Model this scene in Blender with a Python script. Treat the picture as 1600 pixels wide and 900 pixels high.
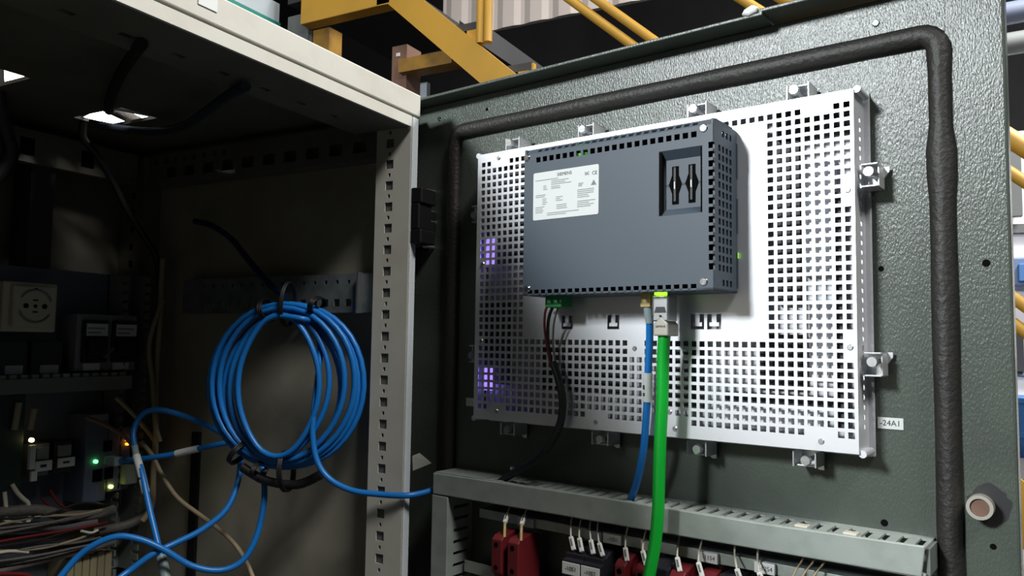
import bpy, math, random
from mathutils import Matrix, Vector
for o in list(bpy.data.objects): bpy.data.objects.remove(o, do_unlink=True)
S = bpy.context.scene
COL = S.collection
R = math.radians
random.seed(7)

# ---------------------------------------------------------------- camera
CAM = Vector((-0.7159, -0.5518, 1.5148))
yaw, pit, rol = R(61.599), R(4.0299), R(0.8524)
F = Vector((math.sin(yaw)*math.cos(pit), math.cos(yaw)*math.cos(pit), math.sin(pit)))
R0 = Vector((math.cos(yaw), -math.sin(yaw), 0)); U0 = R0.cross(F)
RV = R0*math.cos(rol) + U0*math.sin(rol); UV = -R0*math.sin(rol) + U0*math.cos(rol)
cd = bpy.data.cameras.new('camera'); cam = bpy.data.objects.new('camera', cd); COL.objects.link(cam)
cd.sensor_width = 36; cd.lens = 1211.9*36/1600; cd.clip_start = .02; cd.clip_end = 100
m = Matrix((RV, UV, -F)).transposed().to_4x4(); m.translation = CAM
cam.matrix_world = m; S.camera = cam

# ---------------------------------------------------------------- world, lamps, exposure
w = bpy.data.worlds.new('hall_air'); S.world = w; w.use_nodes = True
w.node_tree.nodes['Background'].inputs[0].default_value = (.75, .85, 1, 1)
w.node_tree.nodes['Background'].inputs[1].default_value = .003
S.view_settings.view_transform = 'Standard'; S.view_settings.look = 'None'
S.view_settings.exposure = 0; S.view_settings.gamma = 1

def area(name, loc, target, sx, sy, watts, col=(1, 1, 1)):
    d = bpy.data.lights.new(name, 'AREA'); d.shape = 'RECTANGLE'; d.size = sx; d.size_y = sy
    d.energy = watts; d.color = col
    o = bpy.data.objects.new(name, d); COL.objects.link(o); o.location = loc
    o.rotation_euler = (Vector(target)-Vector(loc)).to_track_quat('-Z', 'Y').to_euler()
    return o
area('key_hall_lamp', (-3.40, 1.09, 3.12), (0, -.35, 1.6), .55, .55, 190, (.93, .98, 1))
area('aisle_hall_lamp', (-1.1, -2.3, 4.4), (-.05, 0, 1.6), 1.2, .7, 118, (1, .98, .95))
area('stair_hall_lamp', (0.3, 0.6, 5.6), (2.4, .9, 2.9), .8, .8, 38, (1, .93, .85))
area('machine_hall_lamp', (2.3, -2.4, 5.0), (3.6, -1.0, 1.7), 1.2, 1.2, 520, (1, .98, .95))

# ---------------------------------------------------------------- materials
def lin(c):
    return tuple(((v/255)/12.92 if v/255 <= .04045 else ((v/255+.055)/1.055)**2.4) for v in c) + (1,)
MATS = {}
def mat(name, rgb, rough=.5, metal=0, bump=None, var=None, emit=0, spec=.5, trans=0, alpha=1):
    m = bpy.data.materials.new(name); m.use_nodes = True; nt = m.node_tree; b = nt.nodes['Principled BSDF']
    b.inputs['Base Color'].default_value = lin(rgb); b.inputs['Roughness'].default_value = rough
    b.inputs['Metallic'].default_value = metal; b.inputs['Specular IOR Level'].default_value = spec
    b.inputs['Transmission Weight'].default_value = trans; b.inputs['Alpha'].default_value = alpha
    tc = nt.nodes.new('ShaderNodeTexCoord')
    if var:
        n = nt.nodes.new('ShaderNodeTexNoise'); n.inputs['Scale'].default_value = var[0]; n.inputs['Detail'].default_value = 5
        nt.links.new(tc.outputs['Object'], n.inputs['Vector'])
        mx = nt.nodes.new('ShaderNodeMix'); mx.data_type = 'RGBA'
        mx.inputs['A'].default_value = lin(rgb)
        mx.inputs['B'].default_value = lin(var[1])
        cr = nt.nodes.new('ShaderNodeValToRGB'); cr.color_ramp.elements[0].position = .42; cr.color_ramp.elements[1].position = .68
        nt.links.new(n.outputs['Fac'], cr.inputs['Fac']); nt.links.new(cr.outputs['Color'], mx.inputs['Factor'])
        nt.links.new(mx.outputs['Result'], b.inputs['Base Color'])
    if bump:
        n = nt.nodes.new('ShaderNodeTexNoise'); n.inputs['Scale'].default_value = bump[0]; n.inputs['Detail'].default_value = 2
        if len(bump) > 3:
            mp = nt.nodes.new('ShaderNodeMapping'); mp.inputs['Scale'].default_value = bump[3]; mp.inputs['Rotation'].default_value = (.15, 0, 0)
            nt.links.new(tc.outputs['Object'], mp.inputs['Vector']); nt.links.new(mp.outputs['Vector'], n.inputs['Vector'])
        else: nt.links.new(tc.outputs['Object'], n.inputs['Vector'])
        bp = nt.nodes.new('ShaderNodeBump'); bp.inputs['Strength'].default_value = bump[1]; bp.inputs['Distance'].default_value = bump[2]
        nt.links.new(n.outputs['Fac'], bp.inputs['Height']); nt.links.new(bp.outputs['Normal'], b.inputs['Normal'])
    if emit:
        b.inputs['Emission Color'].default_value = lin(rgb); b.inputs['Emission Strength'].default_value = emit
    MATS[name] = m; return m
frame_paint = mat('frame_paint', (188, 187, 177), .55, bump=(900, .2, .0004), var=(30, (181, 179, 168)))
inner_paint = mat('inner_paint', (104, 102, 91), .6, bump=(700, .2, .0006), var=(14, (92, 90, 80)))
door_paint = mat('door_paint', (74, 82, 75), .3, bump=(780, .45, .0009, (1, 1, .45)), var=(22, (69, 75, 70)))
side_paint = mat('side_paint', (152, 149, 134), .6, bump=(700, .2, .0006), var=(9, (136, 133, 118)))
foam = mat('gasket_foam', (35, 33, 30), .55, bump=(260, .4, .002), var=(35, (31, 30, 28)))
zinc = mat('zinc_sheet', (226, 228, 232), .42, .55, bump=(300, .05, .0005))
zinc_dark = mat('inner_tray_steel', (198, 200, 205), .5, .25)
galv = mat('galvanised_rail', (128, 136, 138), .45, .5, var=(60, (108, 116, 118)))
zinc_bright = mat('clamp_zinc', (214, 216, 218), .3, .6)
edge_strip = mat('edge_strip_pale', (206, 212, 216), .4, bump=(600, .5, .001))
chrome = mat('chrome', (225, 228, 230), .18, 1)
steel = mat('bright_steel', (200, 202, 204), .3, .9)
pc_plastic = mat('slate_plastic', (62, 73, 84), .5, bump=(1500, .1, .0003))
black = mat('black_plastic', (16, 16, 18), .5)
blackrub = mat('black_cable_rubber', (20, 21, 22), .5)
board_m = mat('board_dark', (48, 50, 54), .6)
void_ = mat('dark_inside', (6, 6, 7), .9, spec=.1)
pcb = mat('circuit_board', (24, 60, 40), .6)
white_lab = mat('white_label', (204, 208, 206), .5)
marker_w = mat('marker_white', (236, 238, 236), .45)
rail_pale = mat('rail_face_pale', (164, 172, 164), .5, .1, var=(60, (146, 154, 148)))
ink = mat('label_ink', (40, 42, 46), .7)
ink_soft = mat('label_ink_faint', (134, 139, 142), .7)
duct_grey = mat('duct_grey_pvc', (158, 166, 160), .5, bump=(400, .15, .0004), var=(50, (146, 154, 148)))
duct_dark = mat('duct_grey_old_pvc', (110, 116, 112), .5)
blue_c = mat('blue_cable_pvc', (22, 112, 190), .38)
green_c = mat('green_cable_pvc', (10, 168, 50), .4)
beige_c = mat('beige_wire_pvc', (150, 136, 110), .55)
grey_c = mat('grey_wire_pvc', (98, 95, 91), .55, bump=(200, .5, .003))
white_c = mat('white_wire_pvc', (205, 200, 182), .5)
red_c = mat('red_wire_pvc', (112, 24, 28), .5)
blackw = mat('black_wire_pvc', (24, 22, 24), .5)
maroon = mat('maroon_plastic', (112, 30, 36), .5)
relay_blk = mat('relay_black', (34, 34, 42), .5)
conn_green = mat('connector_green', (30, 120, 62), .5)
clear_boot = mat('grey_boot', (132, 148, 150), .4)
clear_plug = mat('yellowish_clear_plug', (190, 168, 112), .3)
socket_w = mat('socket_ivory', (196, 192, 172), .5)
device_grey = mat('device_grey', (128, 130, 138), .5)
device_dark = mat('device_dark', (40, 42, 48), .5)
module_blue = mat('module_bluegrey', (88, 96, 116), .5)
led_w = mat('led_warm', (255, 226, 150), emit=6)
led_g = mat('led_green', (90, 255, 120), emit=5)
led_g2 = mat('led_lime', (150, 255, 40), emit=2.2)
led_y = mat('led_yellow', (246, 255, 110), emit=6)
led_o = mat('led_orange', (255, 140, 40), emit=5)
violet = mat('backlight_violet', (150, 120, 255), emit=1.5)
yellow = mat('yellow_paint', (186, 142, 50), .55, var=(4, (172, 132, 48)))
ydark = mat('shaded_yellow_paint', (150, 112, 36), .6, var=(9, (112, 80, 44)))  # darker mottled yellow; the brace beam's shade is put into this colour
dark_steel = mat('dark_steel', (52, 52, 54), .6)
grey_steel = mat('grey_steel', (92, 96, 96), .6)
brown = mat('rust_brown', (112, 84, 70), .7)
teal_p = mat('teal_paint', (30, 120, 110), .5)
pale = mat('pale_grey_paint', (168, 178, 184), .5)
clad = mat('cladding_white', (180, 171, 166), .5)
white_p = mat('machine_white', (236, 236, 240), .5)
blue_p = mat('blue_drum_paint', (52, 96, 150), .5)
hall_dark = mat('hall_wall_dark', (30, 30, 34), .8, var=(2, (24, 24, 28)))
concrete = mat('dark_floor', (44, 44, 44), .7, var=(3, (36, 36, 36)))
lamp_m = mat('lamp_tube', (255, 255, 250), emit=9)
film = mat('clear_tape', (180, 180, 172), .35, alpha=.55)

# ---------------------------------------------------------------- mesh helpers
IDN = Matrix.Identity(4)
UD = Vector((-0.16469, -0.98634, 0)); ND = Vector((-0.98634, 0.16469, 0))
DM = Matrix((UD, Vector((0, 0, 1)), ND)).transposed().to_4x4()      # door: u along the leaf, v up, n towards the room
DM.translation = Vector((0.0606, -0.03, 0))
BASE = {}

class G:
    def __init__(s, fr=IDN): s.v = []; s.f = []; s.fr = fr
    def add(s, vs, fs, smooth=False):
        b = len(s.v); s.v += [Vector(x) for x in vs]
        s.f += [([b+i for i in f], smooth) for f in fs]; return s
    def box(s, a, b):
        x0, y0, z0 = a; x1, y1, z1 = b
        return s.add([(x0,y0,z0),(x1,y0,z0),(x1,y1,z0),(x0,y1,z0),(x0,y0,z1),(x1,y0,z1),(x1,y1,z1),(x0,y1,z1)],
                     [(0,3,2,1),(4,5,6,7),(0,1,5,4),(1,2,6,5),(2,3,7,6),(3,0,4,7)])
    def prism(s, poly, lo, hi, ax=(0, 1, 2)):
        n = len(poly); vs = []
        for h in (lo, hi):
            for a, b in poly:
                p = [0, 0, 0]; p[ax[0]] = a; p[ax[1]] = b; p[ax[2]] = h; vs.append(p)
        return s.add(vs, [tuple(reversed(range(n))), tuple(range(n, 2*n))] + [(i, (i+1) % n, n+(i+1) % n, n+i) for i in range(n)])
    def cyl(s, p0, p1, r0, r1=None, seg=12, smooth=True):
        p0, p1 = Vector(p0), Vector(p1); r1 = r0 if r1 is None else r1
        d = (p1-p0).normalized(); a = d.orthogonal().normalized(); b = d.cross(a); vs = []
        for p, r in ((p0, r0), (p1, r1)):
            for k in range(seg):
                t = 2*math.pi*k/seg; vs.append(p+(a*math.cos(t)+b*math.sin(t))*r)
        s.add(vs, [(k, (k+1) % seg, seg+(k+1) % seg, seg+k) for k in range(seg)], smooth)
        return s.add(vs, [tuple(reversed(range(seg))), tuple(range(seg, 2*seg))])
    def ring(s, c, d, ro, ri, h, seg=24):
        c, d = Vector(c), Vector(d).normalized(); a = d.orthogonal().normalized(); b = d.cross(a); vs = []
        for r, z in ((ro, 0), (ro, h), (ri, h), (ri, 0)):
            for k in range(seg):
                t = 2*math.pi*k/seg; vs.append(c+d*z+(a*math.cos(t)+b*math.sin(t))*r)
        return s.add(vs, [(j*seg+k, j*seg+(k+1) % seg, ((j+1) % 4)*seg+(k+1) % seg, ((j+1) % 4)*seg+k) for j in range(4) for k in range(seg)], False)
    def tube(s, pts, r, seg=10, sub=5, closed=False):
        P = [Vector(p) for p in pts]; n = len(P); Q = []
        if sub > 1 and n > 2:
            rng = n if closed else n-1
            for i in range(rng):
                g = (lambda j: P[j % n]) if closed else (lambda j: P[min(max(j, 0), n-1)])
                a, b, c, d = g(i-1), g(i), g(i+1), g(i+2)
                for k in range(sub):
                    t = k/sub
                    Q.append(.5*((2*b)+(c-a)*t+(2*a-5*b+4*c-d)*t*t+(3*b-a-3*c+d)*t**3))
            if not closed: Q.append(P[-1])
        else: Q = P
        m = len(Q); rr = r if callable(r) else (lambda t: r); vs = []
        up = None
        for i in range(m):
            t = (Q[(i+1) % m]-Q[i-1]) if closed else (Q[min(i+1, m-1)]-Q[max(i-1, 0)])
            t.normalize()
            up = t.orthogonal().normalized() if up is None else (up-t*up.dot(t)).normalized()
            b = t.cross(up)
            for k in range(seg):
                a = 2*math.pi*k/seg; vs.append(Q[i]+(up*math.cos(a)+b*math.sin(a))*rr(i/max(m-1, 1)))
        fs = [(i*seg+k, i*seg+(k+1) % seg, ((i+1) % m)*seg+(k+1) % seg, ((i+1) % m)*seg+k) for i in range(m if closed else m-1) for k in range(seg)]
        s.add(vs, fs, True)
        if not closed: s.add(vs[:seg]+vs[-seg:], [tuple(reversed(range(seg))), tuple(range(seg, 2*seg))])
        return s
    def cut(s, x0, x1, y0, y1, rects, c0, c1, fn=lambda a, b, c: (a, b, c)):
        """sheet x0..x1 by y0..y1 between c0 (back) and c1 (front) with real rectangular holes"""
        e = 1e-6
        xs = sorted({round(v, 6) for v in [x0, x1]+[q for r in rects for q in r[:2]] if x0-e <= v <= x1+e})
        ys = sorted({round(v, 6) for v in [y0, y1]+[q for r in rects for q in r[2:]] if y0-e <= v <= y1+e})
        nx, ny = len(xs), len(ys); hole = set()
        ix = {v: i for i, v in enumerate(xs)}; iy = {v: i for i, v in enumerate(ys)}
        for r in rects:
            a, b = [ix[round(min(max(q, x0), x1), 6)] for q in r[:2]]; c, d = [iy[round(min(max(q, y0), y1), 6)] for q in r[2:]]
            for i in range(a, b):
                for j in range(c, d): hole.add((i, j))
        vs = [fn(x, y, c) for c in (c0, c1) for y in ys for x in xs]; N = nx*ny
        ok = lambda i, j: 0 <= i < nx-1 and 0 <= j < ny-1 and (i, j) not in hole
        fs = []
        for j in range(ny-1):
            i = 0
            for i in range(nx-1):
                if not ok(i, j): continue
                a = j*nx+i; q = (a, a+1, a+1+nx, a+nx)
                fs.append(tuple(N+k for k in q)); fs.append(tuple(reversed(q)))
                for (di, dj, p, r) in ((0, -1, 0, 1), (1, 0, 1, 2), (0, 1, 2, 3), (-1, 0, 3, 0)):
                    if not ok(i+di, j+dj): fs.append((q[p], q[r], N+q[r], N+q[p]))
        return s.add(vs, fs)
    def build(s, name, material, parent=None, bevel=0, origin=None):
        if parent is None:
            pts = [s.fr @ v for v in s.v]
            if origin is None:
                mn = Vector([min(p[i] for p in pts) for i in range(3)]); mx = Vector([max(p[i] for p in pts) for i in range(3)])
                origin = Vector(((mn.x+mx.x)/2, (mn.y+mx.y)/2, mn.z))
            M = Matrix.Translation(origin)
        else: M = BASE[parent.name]
        T = M.inverted() @ s.fr
        me = bpy.data.meshes.new(name); me.from_pydata([T @ v for v in s.v], [], [f for f, _ in s.f])
        me.polygons.foreach_set('use_smooth', [q for _, q in s.f])
        me.materials.append(material); me.update()
        o = bpy.data.objects.new(name, me); COL.objects.link(o)
        if parent is None: o.matrix_world = M
        else: o.parent = parent
        BASE[o.name] = M
        if bevel:
            b = o.modifiers.new('edge', 'BEVEL'); b.width = bevel; b.segments = 2; b.limit_method = 'ANGLE'; b.angle_limit = R(50)
        return o

def tag(o, label=None, cat=None, group=None, kind=None):
    for k, v in (('label', label), ('category', cat), ('group', group), ('kind', kind)):
        if v: o[k] = v
    return o
def thing(name, label, cat, M, group=None):
    o = bpy.data.objects.new(name, None); COL.objects.link(o); o.empty_display_size = .02
    if not isinstance(M, Matrix): M = Matrix.Translation(Vector(M))
    o.matrix_world = M; BASE[o.name] = M
    return tag(o, label, cat, group)
def at_door(u, v, n): return DM @ Matrix.Translation(Vector((u, v, n)))
def copy_tree(o, M=None, parent=None, label=None, group=None):
    c = o.copy(); COL.objects.link(c)
    if parent is not None: c.parent = parent
    if M is not None: c.matrix_world = M; BASE[c.name] = M
    elif parent is not None: BASE[c.name] = BASE[parent.name]
    if label: c['label'] = label
    if group: c['group'] = group
    for ch in [k for k in bpy.data.objects if k.parent == o and k != c]: copy_tree(ch, None, c)
    return c
def text(s_, size, M, material, parent, name='lettering', align='CENTER', stretch=1.0):
    cu = bpy.data.curves.new('t', 'FONT'); cu.body = s_; cu.size = size; cu.align_x = align; cu.align_y = 'CENTER'; cu.extrude = .00008
    to = bpy.data.objects.new('t', cu); COL.objects.link(to); bpy.context.view_layer.update()
    me = bpy.data.meshes.new_from_object(to.evaluated_get(bpy.context.evaluated_depsgraph_get()))
    bpy.data.objects.remove(to)
    g = G(); g.fr = M @ Matrix.Diagonal((stretch, 1, 1, 1))
    g.add([v.co for v in me.vertices], [tuple(p.vertices) for p in me.polygons])
    return g.build(name, material, parent)
def struct(g, name, material, bevel=0):
    return tag(g.build(name, material, None, bevel, Vector((0, 0, 0))), kind='structure')
def pcut(a, b, c): return (c, a, b)     # sheet in the y-z plane, thickness along x
def xz(a, b, c): return (a, c, b)

# ---------------------------------------------------------------- setting: the hall
struct(G().box((-6, -6, -.1), (14, 14, 0)), 'floor', concrete)
struct(G().box((-6, 13.5, 0), (14, 13.7, 7)), 'wall_back', hall_dark)
struct(G().box((9, -6, 0), (9.2, 13.5, 7)), 'wall_right', hall_dark)
struct(G().box((-6, -6, 7), (14, 14, 7.1)), 'ceiling', hall_dark)
wr = thing('wall_upper', None, None, (4, 0, 3.76)); wr['kind'] = 'structure'
for k in range(10):
    y = .42+k*.22
    G().prism([(4.0, y), (3.988, y+.05), (3.988, y+.14), (4.0, y+.19), (4.0, y+.22), (4.03, y+.22), (4.03, y)], 3.76, 5.4).build('panel', clad, wr)

# ---------------------------------------------------------------- the electrical cabinet
cab = thing('electrical_cabinet', 'beige steel switch cabinet standing open with its grey-green door swung right', 'cabinet', (-.28, .22, 0))
hs = []
for k in range(-2, 62):
    z = 1.72-.025*k
    hs.append((-.0054, .0054, z-.0052, z+.0052)); hs.append((-.0017, .0017, z-.0125-.0021, z-.0125+.0021))
g = G().cut(-.028, .018, .1, 1.762, [h for h in hs if h[3] < 1.76 and h[2] > .15], .0015, 0, pcut)
g.box((.0, -.0295, .1), (.0125, -.028, 1.772)).box((.0, .018, .1), (.034, .0195, 1.762)).box((.0115, -.028, .1), (.0125, .012, 1.762))
g.build('front_post', frame_paint, cab, 0)
G().box((.0022, -.0275, .1), (.0112, .0175, 1.76)).build('post_core', grey_steel, cab)
G().box((.0009, -.0315, .1), (.0118, -.0297, 1.773)).build('post_edge_strip', edge_strip, cab, .0006)
# roof frame
G().box((-.6, -.0328, 1.7746), (.0135, .02, 1.801)).build('front_top_rail', frame_paint, cab, .0016)
g = G().box((-.6, -.0318, 1.7605), (-.0015, -.0285, 1.7728))
fl = [(x-.006, x+.006, .0205, .0275) for x in [-.0724-.05*k for k in range(10)]]
g.build('front_lintel', frame_paint, cab)
G().cut(-.6, -.0015, -.0284, .05, fl, 1.7612, 1.764).box((-.6, .05, 1.7612), (-.0015, .052, 1.79)).build('lintel_flange', inner_paint, cab)  # darker paint stands in for the shade under the lintel
lb = G().box((-.300, -.0336, 1.7855), (-.281, -.0329, 1.796)).build('rating_sticker', white_lab, cab, .0002); lb['label'] = 'white sticker on the upper front rail'
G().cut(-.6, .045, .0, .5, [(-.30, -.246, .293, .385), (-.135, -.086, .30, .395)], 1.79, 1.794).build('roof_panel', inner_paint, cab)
G().box((-.375, .15, 1.794), (-.325, .5, 1.90)).build('roof_light_blocker', grey_steel, cab)  # unseen box added to keep the key lamp out of the left roof opening
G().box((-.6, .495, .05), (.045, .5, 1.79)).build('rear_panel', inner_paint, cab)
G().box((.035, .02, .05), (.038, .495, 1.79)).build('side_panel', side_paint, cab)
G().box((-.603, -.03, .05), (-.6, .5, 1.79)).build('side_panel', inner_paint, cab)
G().box((-.6, -.03, .0), (.04, .5, .1)).build('plinth', dark_steel, cab)
sl = [(y-.011, y+.011, 1.742, 1.757) for y in [.055+.038*k for k in range(10)]]
sl2 = [(y-.004, y+.004, 1.764, 1.772) for y in [.29+.02*k for k in range(8)]]
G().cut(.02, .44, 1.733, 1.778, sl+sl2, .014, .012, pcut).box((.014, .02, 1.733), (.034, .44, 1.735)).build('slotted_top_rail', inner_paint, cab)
hm = [(y-.0045, y+.0045, 1.5555, 1.5645) for y in [.066+.0125*k for k in range(20)] if True]
hm = [(y-.0045, y+.0045, 1.5555, 1.5645) for y in [.066+.018*k for k in range(15)]] + [(y-.002, y+.002, 1.583, 1.5875) for y in [.066+.018*k for k in range(15)]]
G().cut(.03, .36, 1.548, 1.595, hm, .014, .012, pcut).box((.014, .03, 1.593), (.034, .36, 1.595)).build('chassis_rail', galv, cab)
G().box((.003, .0445, 1.547), (.012, .047, 1.596)).build('chassis_rail_end', steel, cab)
rp = [(.462, .471, z-.005, z+.005) for z in [1.72-.025*k for k in range(40)]]
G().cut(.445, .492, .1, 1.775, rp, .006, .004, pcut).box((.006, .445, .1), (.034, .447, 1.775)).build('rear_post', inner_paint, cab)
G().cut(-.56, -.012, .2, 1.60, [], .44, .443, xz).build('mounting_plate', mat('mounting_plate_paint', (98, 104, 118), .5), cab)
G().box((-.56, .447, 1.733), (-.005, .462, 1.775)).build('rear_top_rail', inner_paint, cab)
for x in (-.24, -.16, -.08): G().box((x-.009, .4465, 1.742), (x+.009, .4469, 1.764)).build('slot', void_, cab)
G().box((-.148, .455, 1.60), (-.118, .495, 1.733)).build('rear_stiffener', dark_steel, cab)
# hinge on the front post
hgw = G()
hgw.box((.0005, -.046, 1.672), (.030, -.031, 1.690)).box((.0005, -.043, 1.642), (.026, -.031, 1.672)).box((.0005, -.046, 1.626), (.030, -.031, 1.642))
hinge = hgw.build('hinge', black, cab, .0015)
# door leaf
door = G(DM).box((-.045, 0.06, -.018), (.5835, 1.8045, 0)).build('door', door_paint, cab, .002)
G(DM).box((-.045, 1.8045, -.018), (.405, 1.808, .0255)).box((.405, 1.8075, -.018), (.5835, 1.811, .0255)).box((.403, 1.8045, -.018), (.407, 1.811, .0255)).build('top_flange', door_paint, door, .001)
G(DM).box((-.045, .06, -.018), (-.0415, 1.8045, .0255)).build('hinge_flange', door_paint, door, .001)
# foam seal: lumpy rounded bead with a step in cross-section
order = []
a, b, c, d, r = .026, .539, 1.7645, .12, .013
corn = [(b-r, c-r, 0), (a+r, c-r, 90), (a+r, d+r, 180), (b-r, d+r, 270)]
for i, (cx, cy, t0) in enumerate(corn):
    for k in range(6):
        t = R(t0+90*k/5); order.append((cx+r*math.cos(t), cy+r*math.sin(t)))
    nx_ = corn[(i+1) % 4]; t = R(t0+90); p = (cx+r*math.cos(t), cy+r*math.sin(t)); q = (nx_[0]+r*math.cos(t), nx_[1]+r*math.sin(t))
    n = int(max(abs(p[0]-q[0]), abs(p[1]-q[1]))/.02)
    for k in range(1, n): order.append((p[0]+(q[0]-p[0])*k/n, p[1]+(q[1]-p[1])*k/n))
N = len(order); vs = []; SEC = [(-.0085, 0), (-.0085, .005), (-.0055, .0088), (0, .0098), (.0055, .0088), (.0085, .005), (.0085, 0)]
for i in range(N):
    p, q = order[i-1], order[(i+1) % N]; tx, ty = q[0]-p[0], q[1]-p[1]; L = math.hypot(tx, ty); nx_, ny_ = ty/L, -tx/L
    x, y = order[i]; wob = 1+.025*math.sin(i*.7)+.02*random.uniform(-1, 1)
    if x > .52 and 1.685 < y < 1.735: wob *= .86
    if x > .52 and 1.64 < y <= 1.685: wob *= 1.2
    for s_, h in SEC: vs.append((x+nx_*s_*wob, y+ny_*s_*wob, h*(.96+.08*random.random())))
gs = G(DM).add(vs, [(i*7+k, i*7+k+1, ((i+1) % N)*7+k+1, ((i+1) % N)*7+k) for i in range(N) for k in range(6)], True)
gs.build('gasket', foam, door)
lk = G(DM).cyl((.5595, 1.3985, 0), (.5605, 1.3998, .013), .0092, .0088, 24).ring((.5605, 1.3998, .0125), (0.02, 0.03, 1), .0088, .0064, .004).build('lock_bushing', mat('lock_metal', (170, 166, 156), .45, .5), door)
G(DM).cyl((.5605, 1.3998, .0125), (.5606, 1.3999, .0145), .0062, seg=20).build('lock_core', brown, door)
stain = G(DM).prism([(.5650+.0140*math.cos(R(t))*(1+.12*math.sin(t)), 1.4000+.0150*math.sin(R(t))*(1+.1*math.cos(3*t))) for t in range(0, 360, 15)], 0, .0002)
stain.build('grease_stain', mat('grease', (34, 34, 36), .5), door)
for (u, v, rr) in ((.5672, 1.5801, .0028), (.4938, 1.5792, .0022), (.4927, 1.3761, .0028), (.0728, 1.7853, .002), (.5666, 1.3701, .0022)):
    G(DM).cyl((u, v, -.001), (u, v, .0003), rr, seg=14).build('screw_hole', void_, door)
for (u, v) in ((.4934, 1.7842), (-.0026, 1.7866), (.118, 1.378)):
    G(DM).cyl((u, v, 0), (u, v, .002), .0030, .002, 14).build('stud', chrome, door)
G(DM).prism([(.388, 1.8085), (.395, 1.806), (.402, 1.808), (.4045, 1.812), (.398, 1.816), (.391, 1.813)], .018, .028).build('plastic_plug', white_lab, door, .002)
lb = G(DM).box((.4892, 1.4505, .0001), (.5080, 1.4595, .0006)).build('door_label', white_lab, door)
lb['label'] = 'white label strip printed 24A1'
text('-24A1', .0062, at_door(.4985, 1.455, .0007), ink, door)
lb = G(DM).box((.0495, 1.4415, .0001), (.0725, 1.4508, .0006)).build('door_label', white_lab, door)
lb['label'] = 'blank white label half hidden behind the perforated plate'
# hinge pieces on the door side
for a_, b_ in ((1.674, 1.692), (1.644, 1.672), (1.626, 1.641)):
    G(DM).box((-.041, a_, .0), (-.012 if b_-a_ < .02 else -.004, b_, .014)).build('hinge_knuckle', black, door, .002)
for v in (1.6965, 1.671, 1.659, 1.6285):
    G(DM).cyl((-.008, v, 0), (-.008, v, .0155), .0022 if v != 1.659 else .0042, seg=10).build('hinge_screw', steel, door)
tp = G().add([(.0116, -.034, 1.3856), (.0214, -.037, 1.3881), (.0358, -.044, 1.3754), (.0135, -.034, 1.369), (.0116, -.0335, 1.3856), (.0214, -.0365, 1.3881), (.0358, -.0435, 1.3754), (.0135, -.0335, 1.369)],
             [(0, 1, 2, 3), (7, 6, 5, 4), (0, 4, 5, 1), (1, 5, 6, 2), (2, 6, 7, 3), (3, 7, 4, 0)]).build('tape_scrap', film, cab)
tp['label'] = 'torn scrap of clear tape on the front post'
G().box((.030, .338, .1), (.0349, .352, 1.385)).build('dark_strip', black, cab)  # black upright strip on the side panel

nb = thing('neighbour_cabinet', 'closed beige switch cabinet standing directly left of the open one', 'cabinet', (-.91, .22, 0))
G().box((-1.808, -.03, .1), (-.606, .5, 1.8)).build('body', frame_paint, nb, .004)
G().box((-1.80, -.05, .14), (-.614, -.031, 1.78)).build('closed_door', frame_paint, nb, .004)
G().box((-1.808, -.02, 0), (-.606, .5, .1)).build('plinth', dark_steel, nb)

# ---------------------------------------------------------------- panel computer
pc = thing('panel_computer', 'silver perforated panel computer back with slate-grey box, mounted on the cabinet door', 'computer', at_door(.2865, 1.4315, 0))
u0, v0, p = .09874, 1.70954, .0077395
rects = []
def hole(i, j): rects.append((u0+i*p-.0025, u0+i*p+.0025, v0-j*p-.0025, v0-j*p+.0025))
for j in range(35):
    for i in range(50):
        if j == 0 and (i in (2, 3, 4) or i in (45, 46, 47)): continue
        if 8 <= i <= 40 and 1 <= j <= 24: continue
        if j in (25, 26) and i in (24, 25): continue
        if j == 33 and i in (28, 29): continue
        if j == 34 and (i in (2, 3, 4, 18, 19, 20) or 26 <= i <= 31 or i in (45, 46, 47)): continue
        if i == 49 and (8 <= j <= 10 or 24 <= j <= 26): continue
        if i in (0, 1) and j in (14, 25) and i == 0: continue
        hole(i, j)
for u in (.2110, .2640, .3497, .3655):     # mounting hook windows
    a_, b_, c_, d_ = u-.0065, u+.0065, 1.529, 1.5425
    rects += [(a_, b_, c_, 1.5318), (a_, u-.0044, 1.5318, 1.5352), (u+.0044, b_, 1.5318, 1.5352), (a_, u-.0022, 1.5352, d_), (u+.0022, b_, 1.5352, d_)]
g = G(DM).cut(.0905, .4832, 1.4325, 1.7215, rects, .0338, .035)
bp_ = g.build('perforated_back_plate', zinc, pc)
# folded sides with vent slots
def side_u(uu, t):  return lambda a, b, c: (uu+c*t, a, b)
sv = [(1.4525+.0077395*k-.0022, 1.4525+.0077395*k+.0022, .0145, .0195) for k in range(33)]
g = G(DM)
g.cut(1.4325, 1.7215, .003, .0345, sv, 0, .001, lambda a, b, c: (.4832+c-.001, a, b))
g.cut(1.4325, 1.7215, .003, .0345, sv, 0, .001, lambda a, b, c: (.0915-c, a, b))
g.box((.0905, 1.7205, .003), (.4832, 1.7215, .0345)).box((.0905, 1.4325, .003), (.4832, 1.4335, .0345))
g.build('side_walls', zinc, pc)
G(DM).box((.086, 1.4275, .0005), (.4878, 1.7262, .0035)).build('bezel_rim', zinc_dark, pc, .0012)
for (u, v) in ((.4832, 1.7215), (.4832, 1.4325), (.0905, 1.7215), (.0905, 1.4325)):
    G(DM).cyl((u+(.002 if u > .3 else -.002), v, .006), (u+(.002 if u > .3 else -.002), v, .0325), .003, seg=10).build('corner_post', zinc, pc)
G(DM).box((.094, 1.436, .0037), (.480, 1.718, .018)).build('display_tray', zinc_dark, pc)
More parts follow.
